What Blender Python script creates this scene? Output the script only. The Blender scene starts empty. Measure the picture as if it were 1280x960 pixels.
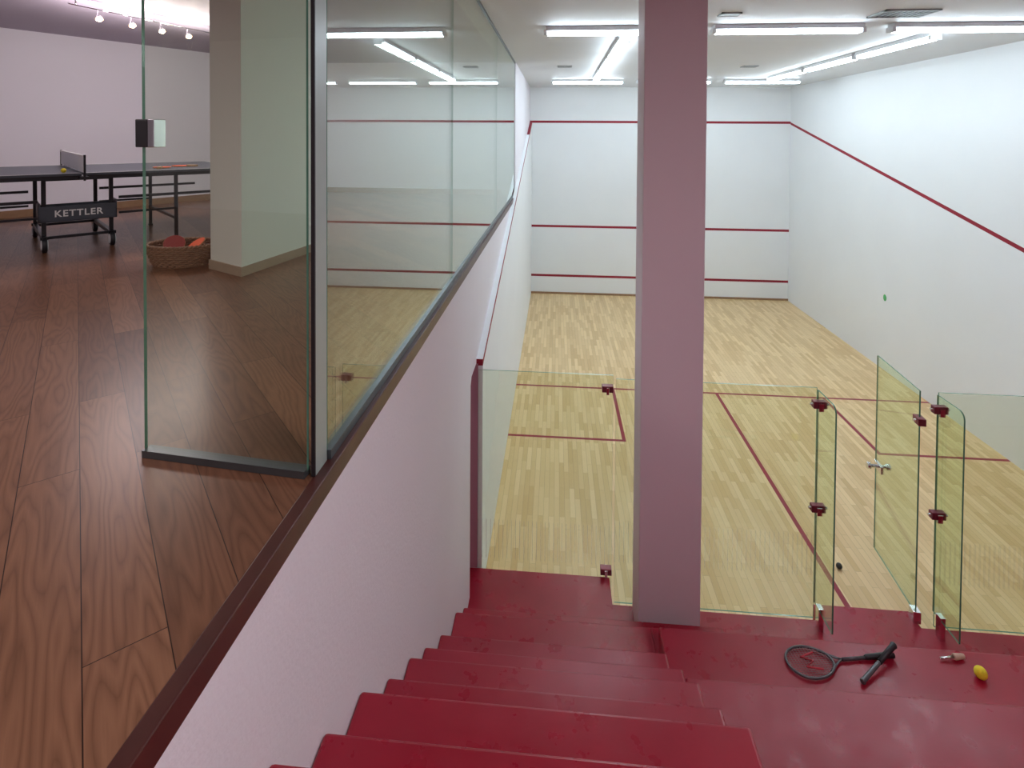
import bpy, bmesh, math, random
from mathutils import Vector, Matrix
random.seed(7)
scene = bpy.context.scene
try:
    scene.view_settings.view_transform = 'Standard'
except Exception: pass

# ------------------------------------------------------------------ materials
def new_mat(name):
    m = bpy.data.materials.new(name); m.use_nodes = True
    nt = m.node_tree; nt.nodes.clear()
    out = nt.nodes.new('ShaderNodeOutputMaterial')
    return m, nt, out
def principled(nt, out, col=(0.8,0.8,0.8), rough=0.5, metal=0.0, spec=0.5):
    b = nt.nodes.new('ShaderNodeBsdfPrincipled')
    b.inputs['Base Color'].default_value = (*col,1)
    b.inputs['Roughness'].default_value = rough
    b.inputs['Metallic'].default_value = metal
    b.inputs['Specular IOR Level'].default_value = spec
    nt.links.new(b.outputs[0], out.inputs[0]); return b
def MA(nt, op, a, b=None, c=None):
    n = nt.nodes.new('ShaderNodeMath'); n.operation = op
    for i,v in enumerate((a,b,c)):
        if v is None: continue
        if isinstance(v,(int,float)): n.inputs[i].default_value = v
        else: nt.links.new(v, n.inputs[i])
    return n.outputs[0]
def band(nt, v, lo, hi):
    return MA(nt,'MULTIPLY', MA(nt,'GREATER_THAN',v,lo), MA(nt,'LESS_THAN',v,hi))
def mixc(nt, f, a, b, mode='MIX'):
    n = nt.nodes.new('ShaderNodeMix'); n.data_type='RGBA'; n.blend_type=mode
    for s,v in ((n.inputs[0],f),(n.inputs[6],a),(n.inputs[7],b)):
        if isinstance(v,tuple): s.default_value = (*v,1)
        elif isinstance(v,(int,float)): s.default_value = v
        else: nt.links.new(v,s)
    return n.outputs[2]
def objco(nt):
    return nt.nodes.new('ShaderNodeTexCoord').outputs['Object']
def noise(nt, vec, scale, detail=4, rough=0.5):
    n = nt.nodes.new('ShaderNodeTexNoise'); n.inputs['Scale'].default_value=scale
    n.inputs['Detail'].default_value=detail; n.inputs['Roughness'].default_value=rough
    nt.links.new(vec,n.inputs['Vector']); return n.outputs[0]
def mapping(nt, vec, rot=(0,0,0), scale=(1,1,1)):
    n = nt.nodes.new('ShaderNodeMapping'); n.inputs['Rotation'].default_value=rot
    n.inputs['Scale'].default_value=scale; nt.links.new(vec,n.inputs['Vector']); return n.outputs[0]
def bump(nt, bs, h, strength=0.1, dist=0.01):
    n = nt.nodes.new('ShaderNodeBump'); n.inputs['Strength'].default_value=strength
    n.inputs['Distance'].default_value=dist; nt.links.new(h,n.inputs['Height'])
    nt.links.new(n.outputs[0], bs.inputs['Normal'])
def simple(name, col, rough=0.5, metal=0.0, nscale=30, var=0.12, bmp=0.0, spec=0.5):
    m,nt,out = new_mat(name); b = principled(nt,out,col,rough,metal,spec)
    co = objco(nt); n = noise(nt,co,nscale)
    c = mixc(nt,n,tuple(x*(1-var) for x in col),tuple(min(1,x*(1+var)) for x in col))
    nt.links.new(c,b.inputs['Base Color'])
    if bmp: bump(nt,b,n,bmp,0.005)
    return m
def emit(name,col,s):
    m,nt,out=new_mat(name); e=nt.nodes.new('ShaderNodeEmission')
    e.inputs[0].default_value=(*col,1); e.inputs[1].default_value=s
    nt.links.new(e.outputs[0],out.inputs[0]); return m
def glass(name, tint, stripes=False, refl=1.0):
    m,nt,out=new_mat(name)
    tr=nt.nodes.new('ShaderNodeBsdfTransparent'); tr.inputs[0].default_value=(*tint,1)
    gl=nt.nodes.new('ShaderNodeBsdfGlossy'); gl.inputs['Roughness'].default_value=0.0
    gl.inputs[0].default_value=(0.95,1,0.97,1)
    geo=nt.nodes.new('ShaderNodeNewGeometry'); vm=nt.nodes.new('ShaderNodeVectorMath'); vm.operation='DOT_PRODUCT'
    nt.links.new(geo.outputs['Normal'],vm.inputs[0]); nt.links.new(geo.outputs['Incoming'],vm.inputs[1])
    c=MA(nt,'ABSOLUTE',vm.outputs['Value'])
    f=MA(nt,'POWER',MA(nt,'SUBTRACT',1.0,c),5.0)
    f=MA(nt,'MULTIPLY',MA(nt,'MULTIPLY_ADD',f,0.955,0.045),refl)
    mx=nt.nodes.new('ShaderNodeMixShader'); nt.links.new(f,mx.inputs[0])
    nt.links.new(tr.outputs[0],mx.inputs[1]); nt.links.new(gl.outputs[0],mx.inputs[2])
    last=mx.outputs[0]
    if stripes:  # faint pale stripes painted into the pane, standing in for reflections
        sx=nt.nodes.new('ShaderNodeSeparateXYZ'); nt.links.new(objco(nt),sx.inputs[0])
        fr=MA(nt,'FRACT',MA(nt,'MULTIPLY',sx.outputs[0],26.0))
        s=MA(nt,'MULTIPLY',MA(nt,'LESS_THAN',fr,0.16),band(nt,sx.outputs[2],0.36,0.72))
        s=MA(nt,'MULTIPLY',s,0.14)
        df=nt.nodes.new('ShaderNodeBsdfDiffuse'); df.inputs[0].default_value=(0.9,0.9,0.85,1)
        m2=nt.nodes.new('ShaderNodeMixShader'); nt.links.new(s,m2.inputs[0])
        nt.links.new(last,m2.inputs[1]); nt.links.new(df.outputs[0],m2.inputs[2]); last=m2.outputs[0]
    nt.links.new(last,out.inputs[0]); return m

RED=(0.28,0.012,0.03)
def paint(name,col,lines=None,rough=0.6,bmp=0.12):
    m,nt,out=new_mat(name); b=principled(nt,out,col,rough,0,0.3)
    co=objco(nt); n=noise(nt,co,1.3,3); n2=noise(nt,co,60,4)
    c=mixc(nt,n,tuple(x*0.95 for x in col),col)
    if lines:
        sx=nt.nodes.new('ShaderNodeSeparateXYZ'); nt.links.new(co,sx.inputs[0])
        mask=lines(nt,sx.outputs[0],sx.outputs[1],sx.outputs[2])
        c=mixc(nt,mask,c,RED)
    nt.links.new(c,b.inputs['Base Color']); bump(nt,b,n2,bmp,0.004); return m
def mx_(nt,*a):
    r=a[0]
    for x in a[1:]: r=MA(nt,'MAXIMUM',r,x)
    return r
def front_lines(nt,x,y,z): return mx_(nt,band(nt,z,0.46,0.52),band(nt,z,1.78,1.84),band(nt,z,4.56,4.62))
def side_lines(nt,x,y,z):
    t=MA(nt,'MULTIPLY_ADD',y,-0.2503,z); t=MA(nt,'ADD',t,-(2.13-4.75*0.2503))
    return MA(nt,'MULTIPLY',band(nt,t,-0.03,0.03),MA(nt,'GREATER_THAN',y,4.75))
m_front=paint('court_front_paint',(0.88,0.90,0.91),front_lines)
m_side=paint('court_side_paint',(0.88,0.90,0.91),side_lines)
m_stairwall=paint('stair_wall_paint',(0.84,0.80,0.84),None,0.6,0.4)
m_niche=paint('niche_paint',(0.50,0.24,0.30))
m_gal=paint('gallery_wall_paint',(0.80,0.77,0.84))
m_galceil=paint('gallery_ceiling_paint',(0.50,0.44,0.54))
m_ceil=paint('court_ceiling_paint',(0.77,0.79,0.81))
m_col=paint('column_paint',(0.80,0.67,0.72))
m_whitecol=paint('gallery_column_paint',(0.86,0.90,0.82))

def court_floor():
    m,nt,out=new_mat('maple_strip_floor'); b=principled(nt,out,(0.7,0.55,0.35),0.30,0,0.32)
    co=objco(nt); sx=nt.nodes.new('ShaderNodeSeparateXYZ'); nt.links.new(co,sx.inputs[0])
    x,y,z=sx.outputs
    cv=nt.nodes.new('ShaderNodeCombineXYZ'); nt.links.new(y,cv.inputs[0]); nt.links.new(x,cv.inputs[1])
    def brick(c1,c2,seed):
        br=nt.nodes.new('ShaderNodeTexBrick'); nt.links.new(cv.outputs[0],br.inputs['Vector'])
        br.inputs['Scale'].default_value=1; br.inputs['Brick Width'].default_value=seed; br.inputs['Row Height'].default_value=0.060
        br.inputs['Mortar Size'].default_value=0.0014; br.offset=0.37; br.inputs['Mortar'].default_value=(0.36,0.22,0.10,1)
        br.inputs['Color1'].default_value=(*c1,1); br.inputs['Color2'].default_value=(*c2,1); return br
    br=brick((0.84,0.625,0.345),(0.61,0.395,0.17),0.50)
    n=noise(nt,mapping(nt,co,(0,0,0),(40,2.5,1)),1,4)
    c=mixc(nt,MA(nt,'MULTIPLY',n,0.35),br.outputs[0],(0.80,0.59,0.32))
    L=mx_(nt,band(nt,y,9.12,9.17),
      MA(nt,'MULTIPLY',band(nt,y,7.57,7.62),mx_(nt,MA(nt,'LESS_THAN',x,0.99),MA(nt,'GREATER_THAN',x,4.32))),
      MA(nt,'MULTIPLY',band(nt,y,7.57,9.16),mx_(nt,band(nt,x,0.94,0.99),band(nt,x,4.32,4.37))),
      MA(nt,'MULTIPLY',band(nt,x,2.63,2.68),MA(nt,'LESS_THAN',y,9.14)))
    c=mixc(nt,L,c,RED); nt.links.new(c,b.inputs['Base Color']); return m
def teak_floor():
    m,nt,out=new_mat('teak_plank_floor'); b=principled(nt,out,(0.2,0.08,0.04),0.30,0,0.28)
    co=objco(nt)
    r=mapping(nt,co,(0,0,-math.radians(133.4)),(1,1,1))
    def mk(c1,c2,mort):
        br=nt.nodes.new('ShaderNodeTexBrick'); nt.links.new(r,br.inputs['Vector'])
        br.inputs['Scale'].default_value=1; br.inputs['Brick Width'].default_value=1.35; br.inputs['Row Height'].default_value=0.145
        br.inputs['Mortar Size'].default_value=0.0012; br.offset=0.4; br.inputs['Mortar'].default_value=(*mort,1)
        br.inputs['Color1'].default_value=(*c1,1); br.inputs['Color2'].default_value=(*c2,1); return br.outputs[0]
    bc=mk((0.34,0.168,0.092),(0.18,0.080,0.044),(0.03,0.012,0.008))
    off=mk((0,0,0),(9,7,3),(0,0,0))
    vm=nt.nodes.new('ShaderNodeVectorMath'); vm.operation='ADD'; nt.links.new(r,vm.inputs[0]); nt.links.new(off,vm.inputs[1])
    rv=vm.outputs[0]
    g=noise(nt,mapping(nt,rv,(0,0,0),(3.0,80,1)),1.6,6,0.7)
    n3=noise(nt,mapping(nt,rv,(0,0,0),(0.75,6.0,1)),1.3,2,0.45)
    rings=MA(nt,'FRACT',MA(nt,'MULTIPLY',n3,17.0))
    rings=MA(nt,'ABSOLUTE',MA(nt,'MULTIPLY_ADD',rings,2.0,-1.0))
    k=MA(nt,'MULTIPLY_ADD',MA(nt,'POWER',rings,0.6),0.5,MA(nt,'MULTIPLY',g,0.6))
    c=mixc(nt,0.9,bc,mixc(nt,k,(0.32,0.26,0.22),(1.0,1.0,1.0)),'MULTIPLY')
    nt.links.new(c,b.inputs['Base Color']); bump(nt,b,g,0.03,0.002); return m
m_cfloor=court_floor(); m_teak=teak_floor()
def redpaint():
    m,nt,out=new_mat('red_floor_paint'); b=principled(nt,out,(0.36,0.012,0.035),0.28,0,0.35)
    co=objco(nt); n=noise(nt,co,3.5,5); n2=noise(nt,co,9,5)
    c=mixc(nt,n,(0.25,0.006,0.020),(0.38,0.011,0.033)); nt.links.new(c,b.inputs['Base Color'])
    nt.links.new(MA(nt,'MULTIPLY_ADD',n2,0.3,0.16),b.inputs['Roughness'])
    bump(nt,b,n2,0.2,0.008); return m
m_red=redpaint()
m_trim=simple('dark_wood',(0.07,0.018,0.014),0.35,0,12,0.35)
m_base=simple('wood_base',(0.30,0.17,0.09),0.45,0,12,0.2)
m_basecol=simple('beige_base',(0.42,0.33,0.24),0.45,0,12,0.1)
m_glass_c=glass('court_glass',(0.955,0.98,0.92),True)
m_glass_d=glass('door_glass',(0.90,0.965,0.88))
m_glass_g=glass('gallery_glass',(0.95,0.975,0.93),False,1.3)
m_gedge=simple('glass_green_edge',(0.10,0.26,0.18),0.15,0,10,0.3)
m_gstrip=simple('glass_post_grey_green',(0.35,0.42,0.38),0.3,0,5,0.1)
m_chrome=simple('chrome',(0.75,0.75,0.77),0.15,1.0,20,0.05)
m_maroon=simple('maroon_metal',(0.20,0.03,0.05),0.3,0.3,20,0.1)
m_black=simple('black_rubber',(0.015,0.015,0.018),0.45,0,30,0.2)
m_grey=simple('grey_channel',(0.13,0.15,0.16),0.35,0.7,20,0.1)
m_whitemetal=simple('white_metal',(0.8,0.82,0.84),0.4,0,20,0.03)
m_tube=emit('fluorescent_tube',(0.76,0.90,1.0),34)
m_vent=simple('vent_grey',(0.35,0.37,0.38),0.5,0.3,20,0.1)
m_ttop=simple('table_slate',(0.06,0.07,0.09),0.4,0,20,0.15)
m_frame=simple('dark_frame',(0.03,0.03,0.035),0.35,0.6,20,0.15)
m_white=simple('white_plastic',(0.8,0.8,0.8),0.4,0,20,0.03)
m_net=simple('white_net_cloth',(0.88,0.90,0.96),0.7,0,60,0.1)
m_redrub=simple('red_rubber',(0.95,0.12,0.03),0.5,0,30,0.1)
m_darkredrub=simple('dark_red_rubber',(0.30,0.03,0.03),0.5,0,30,0.15)
m_wood=simple('light_wood',(0.5,0.3,0.15),0.5,0,25,0.2)
m_wick=simple('wicker',(0.26,0.14,0.08),0.6,0,40,0.4,0.4)
m_yel=simple('yellow_felt',(0.85,0.68,0.03),0.8,0,90,0.2,0.4)
m_orange=simple('orange_plastic',(0.9,0.25,0.03),0.4,0,20,0.05)
m_string=simple('racket_strings',(0.30,0.24,0.24),0.5,0,20,0.1)
m_rframe=simple('racket_frame',(0.09,0.08,0.09),0.25,0.2,30,0.3)
m_logo=simple('string_stencil_red',(0.55,0.03,0.05),0.6,0,30,0.1)
m_tan=simple('tan_grip',(0.58,0.38,0.28),0.6,0,30,0.15)
m_green=simple('green_mark',(0.10,0.42,0.14),0.7,0,30,0.2)
m_bulb=emit('warm_bulb',(1.0,0.62,0.34),40)

# ------------------------------------------------------------------ mesh builder
class MB:
    def __init__(s): s.bm=bmesh.new()
    def box(s,x0,x1,y0,y1,z0,z1,rot=None,mi=0):
        v=[s.bm.verts.new(((x1 if i&1 else x0),(y1 if i&2 else y0),(z1 if i&4 else z0))) for i in range(8)]
        for f in ((0,2,3,1),(4,5,7,6),(0,1,5,4),(2,6,7,3),(0,4,6,2),(1,3,7,5)):
            fc=s.bm.faces.new([v[i] for i in f]); fc.material_index=mi
        if rot is not None: bmesh.ops.transform(s.bm,matrix=rot,verts=v)
        return s
    def tube(s,pts,r,seg=8,closed=False,caps=True):
        pts=[Vector(p) for p in pts]; n=len(pts); rings=[]
        rr=r if isinstance(r,(list,tuple)) else [r]*n
        up=None
        for i,p in enumerate(pts):
            if closed: d=pts[(i+1)%n]-pts[i-1]
            else: d=pts[min(i+1,n-1)]-pts[max(i-1,0)]
            d.normalize()
            if up is None:
                up=Vector((0,0,1)) if abs(d.z)<0.9 else Vector((1,0,0))
            a=up-d*up.dot(d)
            if a.length<1e-5: a=d.orthogonal()
            a.normalize(); up=a; b=d.cross(a)
            rings.append([s.bm.verts.new(p+(a*math.cos(2*math.pi*k/seg)+b*math.sin(2*math.pi*k/seg))*rr[i]) for k in range(seg)])
        for i in range(n if closed else n-1):
            A=rings[i];B=rings[(i+1)%n]
            for k in range(seg):
                f=s.bm.faces.new((A[k],A[(k+1)%seg],B[(k+1)%seg],B[k])); f.smooth=True
        if not closed and caps:
            s.bm.faces.new(rings[0][::-1]); s.bm.faces.new(rings[-1])
        return s
    def prism(s,poly,axis,a,b):
        def P(u,v,w): return {'X':(w,u,v),'Y':(u,w,v),'Z':(u,v,w)}[axis]
        A=[s.bm.verts.new(P(u,v,a)) for u,v in poly]; B=[s.bm.verts.new(P(u,v,b)) for u,v in poly]
        n=len(poly); s.bm.faces.new(A[::-1]); s.bm.faces.new(B)
        for i in range(n): s.bm.faces.new((A[i],A[(i+1)%n],B[(i+1)%n],B[i]))
        return s
    def sphere(s,c,r,seg=20,sc=(1,1,1)):
        m=Matrix.Translation(c)@Matrix.Diagonal((*[r*x for x in sc],1))
        o=bmesh.ops.create_uvsphere(s.bm,u_segments=seg,v_segments=seg//2+2,radius=1,matrix=m)
        for v in o['verts']:
            for f in v.link_faces: f.smooth=True
        return s
    def obj(s,name,mat,parent=None,loc=(0,0,0),rz=0,bevel=0,mats=None):
        bmesh.ops.recalc_face_normals(s.bm,faces=s.bm.faces)
        me=bpy.data.meshes.new(name); s.bm.to_mesh(me); s.bm.free()
        for m in (mats or [mat]): me.materials.append(m)
        o=bpy.data.objects.new(name,me); scene.collection.objects.link(o)
        o.location=loc; o.rotation_euler=(0,0,rz)
        if parent: o.parent=parent
        if bevel:
            bv=o.modifiers.new('bevel','BEVEL'); bv.width=bevel; bv.segments=3; bv.limit_method='ANGLE'; bv.angle_limit=math.radians(40)
        return o
def empty(name,loc,rot=(0,0,0)):
    o=bpy.data.objects.new(name,None); o.empty_display_size=0.1; o.location=loc; o.rotation_euler=rot
    scene.collection.objects.link(o); return o
def tag(o,label,cat,group=None):
    o['label']=label; o['category']=cat
    if group: o['group']=group
    return o
def struct(o): o['kind']='structure'; return o

# ------------------------------------------------------------------ dimensions
CX0,CX1,CY0,CY1=-0.66,5.97,4.75,14.5
CEIL=5.5; GZ=3.20; WX=-0.72; GX=-0.738; TZ=3.135
# court
struct(MB().box(WX,CX1,CY0,CY1,-0.1,0).obj('floor',m_cfloor))
struct(MB().box(-0.95,CX1+0.2,CY1,CY1+0.2,-0.1,CEIL+0.1).obj('wall_front',m_front))
struct(MB().box(CX1,CX1+0.2,-3,CY1,-0.1,CEIL+0.1).obj('wall_right',m_side))
struct(MB().box(-0.95,WX,-3,4.57,-0.1,TZ).obj('wall_left',m_stairwall))
struct(MB().prism([(4.57,2.1),(4.62,2.16),(4.9,2.16),(4.9,TZ),(4.57,TZ)],'X',-0.95,WX).obj('wall_left',m_stairwall))
struct(MB().prism([(4.9,-0.1),(CY1,-0.1),(CY1,CEIL),(9.4,CEIL),(9.4,TZ),(4.9,TZ)],'X',-0.95,WX).obj('wall_left',m_stairwall))
struct(MB().prism([(4.9,0),(CY1,0),(CY1,4.6),(4.9,2.2)],'X',WX,CX0).obj('wall_court',m_side))
struct(MB().box(-1.0,-0.95,4.5,5.0,-0.1,2.2).obj('wall_niche',m_niche))
struct(MB().box(-0.949,-0.703,4.884,4.899,0.27,2.155).obj('wall_niche',m_niche))
struct(MB().box(-0.95,CX1+0.2,-3,CY1,CEIL,CEIL+0.1).obj('ceiling',m_ceil))
struct(MB().box(CX0,CX1,CY1-0.02,CY1,0,0.05).obj('baseboard_front',m_base))
# gallery
struct(MB().box(-9,-0.74,-3,9.4,GZ-0.065,GZ).obj('floor',m_teak))
struct(MB().box(-9,-0.95,-3,9.6,CEIL,CEIL+0.1).obj('ceiling',m_galceil))
struct(MB().box(-0.74,-0.70,-3,9.4,TZ,GZ+0.003).obj('trim_1',m_trim,bevel=0.004))
struct(MB().prism([(-8.5,2.84),(-4.71,9.4),(-4.71,9.6),(-8.8,2.84)],'Z',GZ-0.08,CEIL).obj('wall_back',m_gal))
struct(MB().box(-4.75,-0.95,9.4,9.6,GZ-0.08,CEIL).obj('wall_gallery',m_gal))
struct(MB().box(-8.8,-8.5,-3,2.84,GZ-0.08,CEIL).obj('wall_far',m_gal))
struct(MB().box(-9,CX1+0.2,-3.2,-3,-0.1,CEIL+0.1).obj('wall_rear',m_gal))
d=Vector((3.79,6.56)).normalized(); nrm=Vector((d.y,-d.x))*0.02
struct(MB().prism([(-8.5,2.84),(-4.71,9.4),(-4.71+nrm.x,9.4+nrm.y-0.02),(-8.5+nrm.x,2.84+nrm.y)],'Z',GZ,GZ+0.09).obj('baseboard_back',m_base))
struct(MB().box(-4.71,-0.95,9.38,9.4,GZ,GZ+0.09).obj('baseboard_gallery',m_base))

# ------------------------------------------------------------------ red stairs and tiers
nos=[(4.25,.46),(3.90,.735),(3.37,1.06),(2.95,1.38),(2.63,1.635),(2.28,1.885),(1.95,2.17),(1.63,2.37),(1.305,2.655),(1.0,2.90),(0.7,3.08)]
prof=[(4.25,0)]
for i,(y,z) in enumerate(nos):
    prof.append((y,z)); ny=nos[i+1][0] if i+1<len(nos) else -2.99
    prof.append((ny,z))
prof.append((-2.99,0))
sc=MB().prism([(y,z) for y,z in prof],'X',WX+0.002,0.70)
sc.prism([(4.25,0),(4.25,.46),(3.90,.46),(3.90,.735),(3.652,.735),(3.652,0)],'X',0.69,1.30)
tag(sc.obj('staircase',m_red,bevel=0.014),'glossy crimson painted concrete steps descending beside the white wall','stairs')
tag(MB().box(-0.945,0.5,4.575,4.88,0,0.27).box(WX+0.002,0.5,4.253,4.575,0,0.27).obj('landing_step',m_red),'crimson painted landing block at the foot of the stairs','step')
t0=MB(); t0.prism([(0.502,4.253),(1.302,4.253),(1.302,3.652),(CX1-0.004,3.652),(CX1-0.004,4.74),(3.07,4.74),(3.07,4.9),(2.27,4.9),(2.27,4.74),(0.502,4.74)],'Z',0.0,0.15)
tag(t0.obj('walkway_step',m_red,bevel=0.008),'low crimson painted walkway along the glass wall with door threshold','step')
tag(MB().box(0.702,CX1-0.004,2.92,3.65,0,0.97).obj('seating_tier',m_red,bevel=0.015),'crimson painted seating tier carrying a racket and a ball','seating tier','seating tiers')
tag(MB().box(0.702,CX1-0.004,2.0,2.918,0,1.37).obj('seating_tier',m_red,bevel=0.015),'wide crimson painted upper seating tier','seating tier','seating tiers')
tag(MB().box(0.702,CX1-0.004,-2.99,1.998,0,1.75).obj('seating_tier',m_red,bevel=0.015),'topmost crimson painted seating tier','seating tier','seating tiers')

# columns
tag(MB().box(0.680,1.165,4.36,4.7,0.15,CEIL).obj('column',m_col,bevel=0.01),'square mauve-pink plastered column beside the glass court wall','column')
gcx,gcy=-2.40,4.45
gc=empty('gallery_column',(gcx,gcy,GZ))
pc=[(-2.30,3.80),(-2.68,4.01),(-2.52,5.11),(-2.13,4.90)]
pl=[(x-gcx,y-gcy) for x,y in pc]
MB().prism(pl,'Z',0,CEIL-GZ).obj('shaft',m_whitecol,gc)
po=[(x*1.04,y*1.02) for x,y in pl]
MB().prism(po,'Z',0,0.07).obj('skirting',m_basecol,gc)
tag(gc,'white plastered column with beige skirting standing on the wood floor','column')

# ------------------------------------------------------------------ glass
def pane(name,w,t,z0,z1,mat,parent,round_=False):
    m=MB()
    pts=[(0,z0),(w,z0)]
    if round_:
        r=0.06
        for k in range(7):
            a=k/6*math.pi/2; pts.append((w-r+r*math.cos(a),z1-r+r*math.sin(a)))
    else: pts.append((w,z1))
    pts.append((0,z1))
    m.prism(pts,'Y',-t/2,t/2)
    for f in m.bm.faces:
        f.material_index = 0 if len(f.verts)==len(pts) and abs(f.calc_center_median().y)>t*0.4 else 1
    return m.obj(name,None,parent,mats=[mat,m_gedge])
def clamp(parent,x,z,w=0.10,name='clamp'):
    c=MB(); c.box(x-w/2,x+w/2,-0.03,0.03,z-0.028,z+0.028)
    o=c.obj(name,m_maroon,parent,bevel=0.004)
    k=MB(); k.box(x-0.012,x+0.012,-0.04,0.04,z-0.045,z+0.02)
    k.obj('pin',m_chrome,o,bevel=0.002)
GT=2.13
g1=empty('glass_screen',(-0.70,4.90,0.0)); pane('pane',1.22,0.012,0.0,GT-0.03,m_glass_c,g1); clamp(g1,1.17,1.98); clamp(g1,1.17,0.32)
tag(g1,'frameless tinted glass court screen fixed beside the white wall','glass screen')
g2=empty('glass_screen',(0.53,4.76,0.15)); pane('pane',1.68,0.012,0,GT-0.15,m_glass_c,g2)
tag(g2,'frameless glass court screen passing behind the pink column','glass screen')
g3=empty('glass_screen',(3.18,4.76,0.15)); pane('pane',CX1-3.185,0.012,0,GT-0.15,m_glass_c,g3)
tag(g3,'frameless glass court screen reaching the side wall','glass screen')
for X,lab in ((2.21,'narrow rounded glass fin with maroon clamps before the doorway'),(3.16,'narrow rounded glass fin with maroon clamps beside the open door')):
    f=empty('glass_fin',(X,4.74,0.15),(0,0,-math.pi/2)); pane('pane',0.30,0.012,0.15,GT-0.16,m_glass_d,f,True)
    MB().box(0.06,0.12,-0.02,0.02,0.0,0.19).obj('foot',m_chrome,f,bevel=0.003)
    for z in (1.86,0.98):
        c=MB(); c.box(0.0,0.05,-0.055,0.055,z-0.03,z+0.03); o=c.obj('clamp',m_maroon,f,bevel=0.004)
        k=MB(); k.box(0.05,0.066,-0.02,0.02,z-0.045,z+0.02); k.obj('bracket',m_chrome,o)
        MB().tube([(0.025,-0.075,z),(0.025,0.075,z)],0.01,12).obj('pin',m_chrome,o)
    tag(f,lab,'glass fin')
dr=empty('glass_door',(3.06,4.80,0.0),(0,0,math.radians(84)))
pane('pane',0.75,0.012,0.22,GT-0.01,m_glass_d,dr)
for z in (1.87,):
    c=MB(); c.box(-0.045,0.05,-0.03,0.03,z-0.03,z+0.03); o=c.obj('hinge',m_maroon,dr,bevel=0.004)
    MB().tube([(0,-0.045,z),(0,0.045,z)],0.012,12).obj('pin',m_chrome,o)
c=MB(); c.box(-0.03,0.05,-0.03,0.03,0.15,0.25); c.obj('hinge',m_chrome,dr,bevel=0.004)
h=MB().box(0.62,0.76,-0.012,0.012,1.02,1.09).obj('lock_plate',m_chrome,dr,bevel=0.003)
MB().tube([(0.70,-0.10,1.055),(0.70,-0.07,1.055),(0.70,-0.065,1.055),(0.70,0.065,1.055),(0.70,0.07,1.055),(0.70,0.10,1.055)],[0.03,0.03,0.014,0.014,0.03,0.03],18).obj('handle',m_chrome,dr)
tag(dr,'open frameless glass court door with chrome knob','glass door')

# gallery glass
def gal_panel(y0,y1,lab):
    e=empty('glass_screen',(GX,y0,GZ),(0,0,math.pi/2))
    pane('pane',y1-y0-0.006,0.012,0.02,CEIL-GZ-0.02,m_glass_g,e)
    MB().box(0,y1-y0-0.004,-0.018,0.018,0.004,0.035).obj('channel',m_grey,e)
    MB().box(0,y1-y0-0.004,-0.015,0.015,CEIL-GZ-0.03,CEIL-GZ-0.001).obj('channel',m_grey,e)
    tag(e,lab,'glass screen'); return e
gal_panel(1.685,3.79,'tall reflective glass pane standing above the stairs')
gal_panel(3.79,6.6,'tall reflective glass pane overlooking the court')
gal_panel(6.6,9.39,'tall reflective glass pane ending at the court wall')
p0=empty('glass_screen',(-1.335,1.66,GZ),(0,0,math.atan2(-0.06,0.585)))
pane('pane',0.58,0.012,0.02,CEIL-GZ-0.01,m_glass_g,p0)
MB().box(0,0.578,-0.018,0.018,0.001,0.024).obj('channel',m_grey,p0)
MB().box(-0.012,0.035,-0.022,0.022,1.01,1.10).obj('lock',m_black,p0,bevel=0.003)
MB().box(0.037,0.06,-0.024,0.024,1.01,1.10).obj('strike_plate',m_chrome,p0,bevel=0.002)
tag(p0,'floor-to-ceiling glass screen with a black lock on its free edge','glass screen')
post=empty('glass_corner_post',(GX,1.6,GZ))
MB().box(-0.006,0.006,0.0,0.08,0.004,CEIL-GZ-0.001).obj('strip',m_gstrip,post)
MB().box(-0.006,0.006,-0.006,0.0,0.004,CEIL-GZ-0.001).obj('gasket',m_black,post)
tag(post,'grey-green corner strip with black gasket joining two glass screens','corner post')

# ------------------------------------------------------------------ fluorescent fixtures
def fixture(cx,cy,rz):
    e=empty('fluorescent_light',(cx,cy,CEIL),(0,0,rz)); L=0.8
    MB().box(-L,L,-0.07,0.07,-0.055,-0.001).obj('housing',m_whitemetal,e,bevel=0.006)
    for s in (-1,1):
        MB().tube([(-L+0.03,s*0.038,-0.08),(L-0.03,s*0.038,-0.08)],0.019,10).obj('tube',m_tube,e)
        MB().box(s*L-0.02,s*L+0.02,-0.065,0.065,-0.10,-0.04).obj('end_cap',m_whitemetal,e,bevel=0.004)
    tag(e,'white twin-tube fluorescent batten on the court ceiling','ceiling light','court ceiling battens')
for cx in (0.66,2.55,4.46):
    fixture(cx,6.34,0)
for cx in (0.68,2.58,4.48):
    fixture(cx,12.4,0)
for cy in (7.65,9.35,11.05):
    fixture(0.83,cy,math.pi/2); fixture(4.45,cy,math.pi/2)
def vent(cx,cy,w,l):
    e=empty('air_vent',(cx,cy,CEIL))
    fr=MB(); t=0.025
    fr.box(-w,w,-l,-l+t,-0.015,0); fr.box(-w,w,l-t,l,-0.015,0); fr.box(-w,-w+t,-l,l,-0.015,0); fr.box(w-t,w,-l,l,-0.015,0)
    n=9
    for i in range(n):
        x=-w+t+(2*w-2*t)*(i+0.5)/n; fr.box(x-0.008,x+0.008,-l+t/2,l-t/2,-0.012,-0.002)
    fr.obj('grille',m_vent,e); MB().box(-w+t,w-t,-l+t,l-t,-0.002,-0.0005).obj('duct',m_black,e)
    tag(e,'grey slatted ventilation grille in the ceiling','air vent')
vent(3.46,5.80,0.26,0.17); vent(0.13,10.0,0.13,0.1); vent(3.43,10.1,0.13,0.1); vent(1.75,5.75,0.1,0.08)

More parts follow.
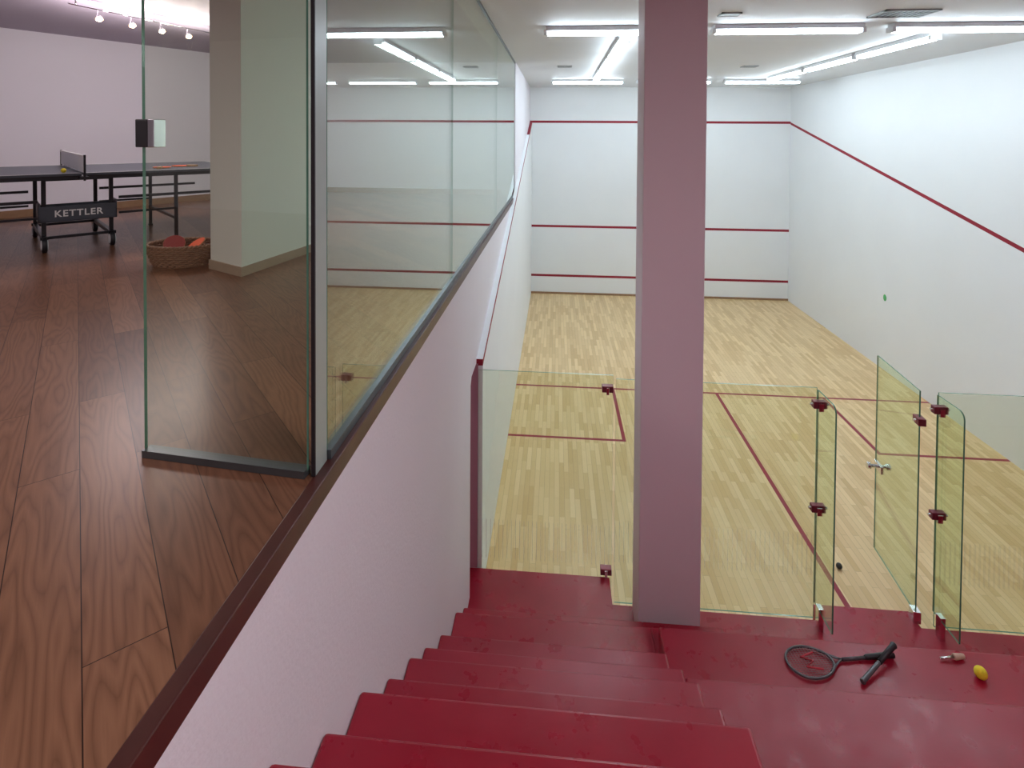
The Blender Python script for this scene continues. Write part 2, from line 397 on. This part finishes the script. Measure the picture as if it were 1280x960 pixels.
# marks and balls on the court
tag(MB().sphere((0,0,0),0.05,16,(0.1,1,1.2)).obj('ball_mark',m_green,loc=(CX1-0.002,10.37,1.32)),'small green scuff mark on the white side wall','wall mark')
tag(MB().sphere((0,0,0),0.028).obj('squash_ball',m_black,loc=(2.80,5.52,0.028)),'small black rubber squash ball on the maple floor','ball')

# ------------------------------------------------------------------ table tennis table
ang=math.atan2(0.76,0.65)
TH=0.70
tt=empty('table_tennis_table',(-4.66,4.87,GZ),(0,0,ang))
for s in (-1,1):
    a,b=(0.006,1.37) if s>0 else (-1.37,-0.006)
    MB().box(a,b,-0.7625,0.7625,TH-0.022,TH).obj('table_top',m_ttop,tt,bevel=0.004)
    rim=MB(); 
    rim.box(a,b,-0.745,-0.72,TH-0.055,TH-0.022); rim.box(a,b,0.72,0.745,TH-0.055,TH-0.022); rim.box(s*1.33-0.012,s*1.33+0.012,-0.73,0.73,TH-0.055,TH-0.022)
    rim.obj('apron',m_frame,tt)
    ln=MB()
    ln.box(a,b,-0.7625,-0.7425,TH,TH+0.0012); ln.box(a,b,0.7425,0.7625,TH,TH+0.0012); ln.box(s*1.36-0.01,s*1.36+0.01,-0.75,0.75,TH,TH+0.0012)
    ln.obj('border_line',m_white,tt)
nt_=MB(); nt_.box(-0.003,0.003,-0.86,0.86,TH+0.01,TH+0.14); nt_.obj('net',m_net,tt)
MB().box(-0.006,0.006,-0.86,0.86,TH+0.14,TH+0.155).obj('net_tape',m_white,tt)
for s in (-1,1):
    MB().box(-0.008,0.008,s*0.87-0.008,s*0.87+0.008,TH-0.06,TH+0.16).box(-0.03,0.03,min(s*0.74,s*0.88),max(s*0.74,s*0.88),TH-0.05,TH-0.025).obj('net_post',m_frame,tt,bevel=0.002)
uc=MB()
for sx in (-0.24,0.24):
    uc.box(sx-0.018,sx+0.018,-0.52,0.52,0.10,0.14)
    for sy in (-0.46,0.46): uc.box(sx-0.016,sx+0.016,sy-0.016,sy+0.016,0.10,TH-0.03)
for sy in (-0.46,0.46):
    uc.box(-0.24,0.24,sy-0.014,sy+0.014,0.11,0.135); uc.box(-0.24,0.24,sy-0.014,sy+0.014,TH-0.08,TH-0.05)
uc.obj('undercarriage',m_frame,tt,bevel=0.004)
tr=MB(); tr.box(-0.28,0.28,-0.50,-0.485,0.26,0.40); tr.box(-0.28,0.28,-0.30,-0.285,0.26,0.40); tr.box(-0.28,-0.265,-0.50,-0.29,0.26,0.43); tr.box(0.265,0.28,-0.50,-0.29,0.26,0.43); tr.box(-0.28,0.28,-0.50,-0.29,0.26,0.272)
trb=tr.obj('ball_tray',m_ttop,tt,bevel=0.003)
def text_mesh(body,size,mat,parent,loc,rot):
    cu=bpy.data.curves.new('lettering','FONT'); cu.body=body; cu.size=size; cu.extrude=0.001; cu.align_x='CENTER'; cu.align_y='CENTER'; cu.offset=0.0016; cu.space_character=1.12
    to=bpy.data.objects.new('tmp',cu); scene.collection.objects.link(to)
    bpy.context.view_layer.update()
    me=bpy.data.meshes.new_from_object(to.evaluated_get(bpy.context.evaluated_depsgraph_get()))
    bpy.data.objects.remove(to); me.materials.clear(); me.materials.append(mat)
    o=bpy.data.objects.new('lettering',me); scene.collection.objects.link(o); o.parent=parent; o.location=loc; o.rotation_euler=rot; return o
text_mesh('KETTLER',0.08,m_white,trb,(0,-0.502,0.33),(math.pi/2,0,0))
for sx in (-0.24,0.24):
    for sy in (-0.5,0.5):
        w=MB(); 
        w.tube([(sx-0.018,sy,0.066),(sx-0.014,sy,0.066),(sx+0.014,sy,0.066),(sx+0.018,sy,0.066)],[0.058,0.066,0.066,0.058],24)
        wo=w.obj('wheel',m_black,tt)
        MB().tube([(sx-0.024,sy,0.066),(sx+0.024,sy,0.066)],0.042,20).obj('hub',m_white,wo)
        MB().box(sx-0.028,sx+0.028,sy-0.02,sy+0.02,0.115,0.14).obj('fork',m_frame,wo)
for s in (-1,1):
    x=s*0.75
    for sy in (-0.55,0.55):
        MB().box(x-0.015,x+0.015,sy-0.015,sy+0.015,0.0,TH-0.03).box(x-0.02,x+0.02,sy-0.02,sy+0.02,0,0.02).obj('leg',m_frame,tt,bevel=0.003)
        MB().box(min(s*0.285,s*1.2),max(s*0.285,s*1.2),sy-0.01,sy+0.01,0.44,0.465).obj('rail',m_frame,tt)
        MB().box(min(s*0.285,s*0.75),max(s*0.285,s*0.75),sy-0.01,sy+0.01,0.30,0.32).obj('rail',m_frame,tt)
    MB().box(x-0.012,x+0.012,-0.55,0.55,0.20,0.225).obj('crossbar',m_frame,tt)
tag(tt,'dark slate folding table tennis table on a black wheeled undercarriage','table tennis table')
L2=Vector((math.cos(ang),math.sin(ang))); W2=Vector((-math.sin(ang),math.cos(ang)))
def ontable(x,y): v=Vector((-4.66,4.87))+L2*x+W2*y; return (v.x,v.y,GZ+TH+0.0015)
def paddle(loc,rot,mat,label,cat='paddle'):
    e=empty('table_tennis_paddle',loc,rot)
    def disc(z0,z1,r):
        pts=[(r*math.cos(a),r*1.05*math.sin(a)) for a in [2*math.pi*k/28 for k in range(28)]]
        return MB().prism(pts,'Z',z0,z1)
    disc(0.002,0.008,0.078).obj('blade',m_wood,e)
    disc(0.008,0.0105,0.076).obj('rubber',mat,e); disc(0.0,0.002,0.076).obj('rubber',mat,e)
    MB().prism([(-0.018,-0.072),(0.018,-0.072),(0.014,-0.10),(0.018,-0.175),(-0.018,-0.175),(-0.014,-0.10)],'Z',0.0,0.02).obj('handle',m_wood,e,bevel=0.003)
    tag(e,label,cat)
paddle(ontable(0.66,-0.42),(0,0,0.5),m_redrub,'bright red table tennis paddle lying on the slate table')
paddle(ontable(0.86,-0.26),(0,0,1.6),m_redrub,'bright red table tennis paddle lying beside another paddle')
p=ontable(-0.12,-0.66); tag(MB().sphere((0,0,0),0.02).obj('table_tennis_ball',m_yel,loc=(p[0],p[1],p[2]+0.02)),'small yellow ball beside the table net','ball')

# basket
BX,BY=-2.985,4.12
bk=empty('wicker_basket',(BX,BY,GZ),(0,0,0.1))
A,B=0.262,0.205
def ell(t,s,z,dr=0): return ((A*s+dr)*math.cos(t),(B*s+dr)*math.sin(t),z)
wv=MB(); N=96
for i in range(10):
    z=0.012+i*0.0155; s=0.78+0.22*(i/9)**0.7
    ph=math.pi*(i%2)
    wv.tube([ell(2*math.pi*k/N,s,z+0.003*math.cos(8*math.pi*k/N),0.006*math.cos(24*2*math.pi*k/N+ph)) for k in range(N)],0.0085,6,closed=True)
for k in range(48):
    t=2*math.pi*k/48; wv.tube([ell(t,0.78+0.22*(j/6)**0.7,0.01+0.15*j/6) for j in range(7)],0.004,5)
wv.obj('woven_body',m_wick,bk)
rm=MB()
for ph in (0,math.pi):
    rm.tube([ell(2*math.pi*k/N,1.0,0.165+0.008*math.sin(26*2*math.pi*k/N+ph),0.008*math.cos(26*2*math.pi*k/N+ph)) for k in range(N)],0.009,6,closed=True)
rm.obj('braided_rim',m_wick,bk)
MB().prism([(A*0.76*math.cos(2*math.pi*k/40),B*0.76*math.sin(2*math.pi*k/40)) for k in range(40)],'Z',0.0,0.012).obj('basket_base',m_wick,bk)
pad=MB(); pad.sphere((0,0,0.045),1,24,(A*0.72,B*0.70,0.034)); pad.obj('lining',m_darkredrub,bk)
tag(bk,'low oval brown wicker basket holding paddles on the wood floor','basket')
paddle((BX-0.09,BY+0.02,GZ+0.155),(0.75,0.1,0.5),m_darkredrub,'dark red paddle leaning up inside the wicker basket')
paddle((BX+0.08,BY+0.04,GZ+0.145),(0.6,-0.1,-0.5),m_redrub,'worn red paddle leaning inside the wicker basket')
for i,(x,y,z) in enumerate(((0.02,-0.08,0.11),(-0.05,-0.08,0.10),(0.08,-0.05,0.10),(-0.01,-0.04,0.08),(0.13,-0.0,0.10))):
    tag(MB().sphere((0,0,0),0.022).obj('table_tennis_ball',m_orange,loc=(BX+x,BY+y,GZ+z)),'orange table tennis ball inside the wicker basket','ball','balls in the basket')

# track lights
P0=Vector((-4.42,4.6,5.42)); P1=Vector((-4.03,6.15,5.42))
tk=empty('track_light',P0)
dv=P1-P0
MB().tube([(0,0,0),tuple(dv)],0.008,8).obj('rail',m_chrome,tk)
for s in (0.04,0.96):
    q=dv*s; MB().tube([tuple(q),(q.x,q.y,CEIL-5.421)],0.006,8).obj('standoff',m_chrome,tk)
for i in range(5):
    q=dv*(0.16+0.2*i)
    hd=MB().tube([(q.x,q.y,0),(q.x,q.y,-0.05),(q.x+0.01,q.y,-0.065),(q.x+0.025,q.y-0.01,-0.095)],[0.005,0.007,0.022,0.034],16,caps=False).obj('lamp_head',m_chrome,tk)
    MB().sphere((q.x+0.027,q.y-0.008,-0.095),0.024,14).obj('bulb',m_bulb,hd)
    ld=bpy.data.lights.new('track_spot','POINT'); ld.energy=14; ld.color=(1,0.88,0.86); ld.shadow_soft_size=0.06
    lo=bpy.data.objects.new('track_spot',ld); lo.location=P0+q+Vector((0.05,-0.02,-0.20)); scene.collection.objects.link(lo)
tag(tk,'chrome low-voltage track with five glowing halogen spots','track light')

# ------------------------------------------------------------------ squash racket
def racket(grip,head,z,fm,label,logo=False,gm=None):
    g=Vector(grip); h=Vector(head); dv=(h-g); a=math.atan2(dv.y,dv.x)
    e=empty('squash_racket',(g.x,g.y,z),(0,0,a))
    hx,ha,hb=0.550,0.145,0.102
    fp=[(hx+ha*math.cos(t),hb*math.sin(t)*(1+0.10*math.cos(t)),0.0135) for t in [2*math.pi*k/48 for k in range(48)]]
    MB().tube(fp,0.0075,10,closed=True).obj('frame',fm,e)
    MB().tube([(0.46,-0.07,0.0135),(0.42,-0.042,0.0135),(0.37,-0.012,0.0135),(0.34,0.0,0.0135),(0.37,0.012,0.0135),(0.42,0.042,0.0135),(0.46,0.07,0.0135)],0.007,8).obj('throat',fm,e)
    MB().tube([(0.17,0,0.0135),(0.34,0,0.0135)],0.010,10).obj('shaft',fm,e)
    MB().tube([(0,0,0.020),(0.006,0,0.020),(0.02,0,0.019),(0.18,0,0.0175),(0.19,0,0.0155)],[0.016,0.019,0.0165,0.0145,0.011],14).obj('grip',gm or m_black,e)
    sm=MB(); n=15
    for i in range(1,n):
        u=-1+2*i/n; x=hx+ha*u; w=hb*math.sqrt(1-u*u); sm.tube([(x,-w,0.0135),(x,w,0.0135)],0.0011,4)
        y=hb*u; w=ha*math.sqrt(1-u*u); sm.tube([(hx-w,y,0.015),(hx+w,y,0.015)],0.0011,4)
    sm.obj('strings',m_string,e)
    if logo:
        MB().tube([(hx-0.05,0.055,0.0165),(hx+0.045,0.03,0.0165),(hx-0.02,0.0,0.0165),(hx+0.045,-0.03,0.0165),(hx-0.05,-0.055,0.0165)],0.006,6).obj('stencil',m_logo,e)
    tag(e,label,'racket'); return e
SZ=0.971
racket((2.14,3.555),(1.591,3.465),SZ,m_rframe,'dark squash racket with red stencilled strings on the red tier',True)
bg=empty('racket_grip',(1.85,3.36,SZ),(0,-0.12,math.atan2(0.22,0.31)))
MB().tube([(0.0,0,0.017),(0.006,0,0.017),(0.02,0,0.017),(0.19,0,0.017),(0.20,0,0.017)],[0.013,0.017,0.014,0.013,0.010],14).obj('shaft',m_rframe,bg)
MB().tube([(0.20,0,0.017),(0.36,0,0.018),(0.375,0,0.018),(0.383,0,0.018)],[0.015,0.017,0.020,0.016],14).obj('grip',m_black,bg)
tag(bg,'long black racket grip crossing the end of the racket','racket grip')
hg=empty('racket_grip',(2.51,3.575,SZ),(0,0,0.15))
MB().tube([(0,0,0.018),(0.008,0,0.018),(0.06,0,0.018),(0.07,0,0.018)],[0.015,0.018,0.014,0.012],14).obj('grip',m_tan,hg)
MB().tube([(0.0,0,0.018),(-0.09,0,0.012)],0.008,10).obj('shaft',m_chrome,hg)
tag(hg,'short racket grip with tan butt and silver shaft on red tier','racket grip')
tag(MB().sphere((0,0,0),0.034).obj('tennis_ball',m_yel,loc=(2.59,3.465,SZ+0.034)),'yellow tennis ball resting on the red seating tier','ball')

# ------------------------------------------------------------------ added fill lights outside the court, out of view
def area(loc,size,energy,col,rot=(0,0,0)):
    ld=bpy.data.lights.new('added_fill','AREA'); ld.shape='DISK'; ld.size=size; ld.energy=energy; ld.color=col
    lo=bpy.data.objects.new('added_fill',ld); lo.location=loc; lo.rotation_euler=rot; scene.collection.objects.link(lo)
area((1.6,-0.3,5.45),0.8,80,(1.0,0.89,0.95))  # added fill to brighten stairs and column, no visible fixture
area((-3.6,0.6,5.45),0.8,55,(1.0,0.90,0.92))  # second added fill, lifts the gallery walls and column from out of view
w=bpy.data.worlds.new('world'); scene.world=w; w.use_nodes=True
w.node_tree.nodes['Background'].inputs[0].default_value=(0.6,0.6,0.7,1); w.node_tree.nodes['Background'].inputs[1].default_value=0.2

# ------------------------------------------------------------------ camera
cam=bpy.data.cameras.new('camera'); cam.sensor_width=36; cam.lens=19.125; cam.sensor_fit='HORIZONTAL'
cam.shift_y=-0.2336; cam.clip_start=0.05
co=bpy.data.objects.new('camera',cam); scene.collection.objects.link(co)
R=Matrix.Rotation(math.radians(4.72),4,'Z')@Matrix.Rotation(math.pi/2-0.02,4,'X')@Matrix.Rotation(0.006,4,'Z')
co.matrix_world=Matrix.Translation((0,0,4.26))@R
scene.camera=co
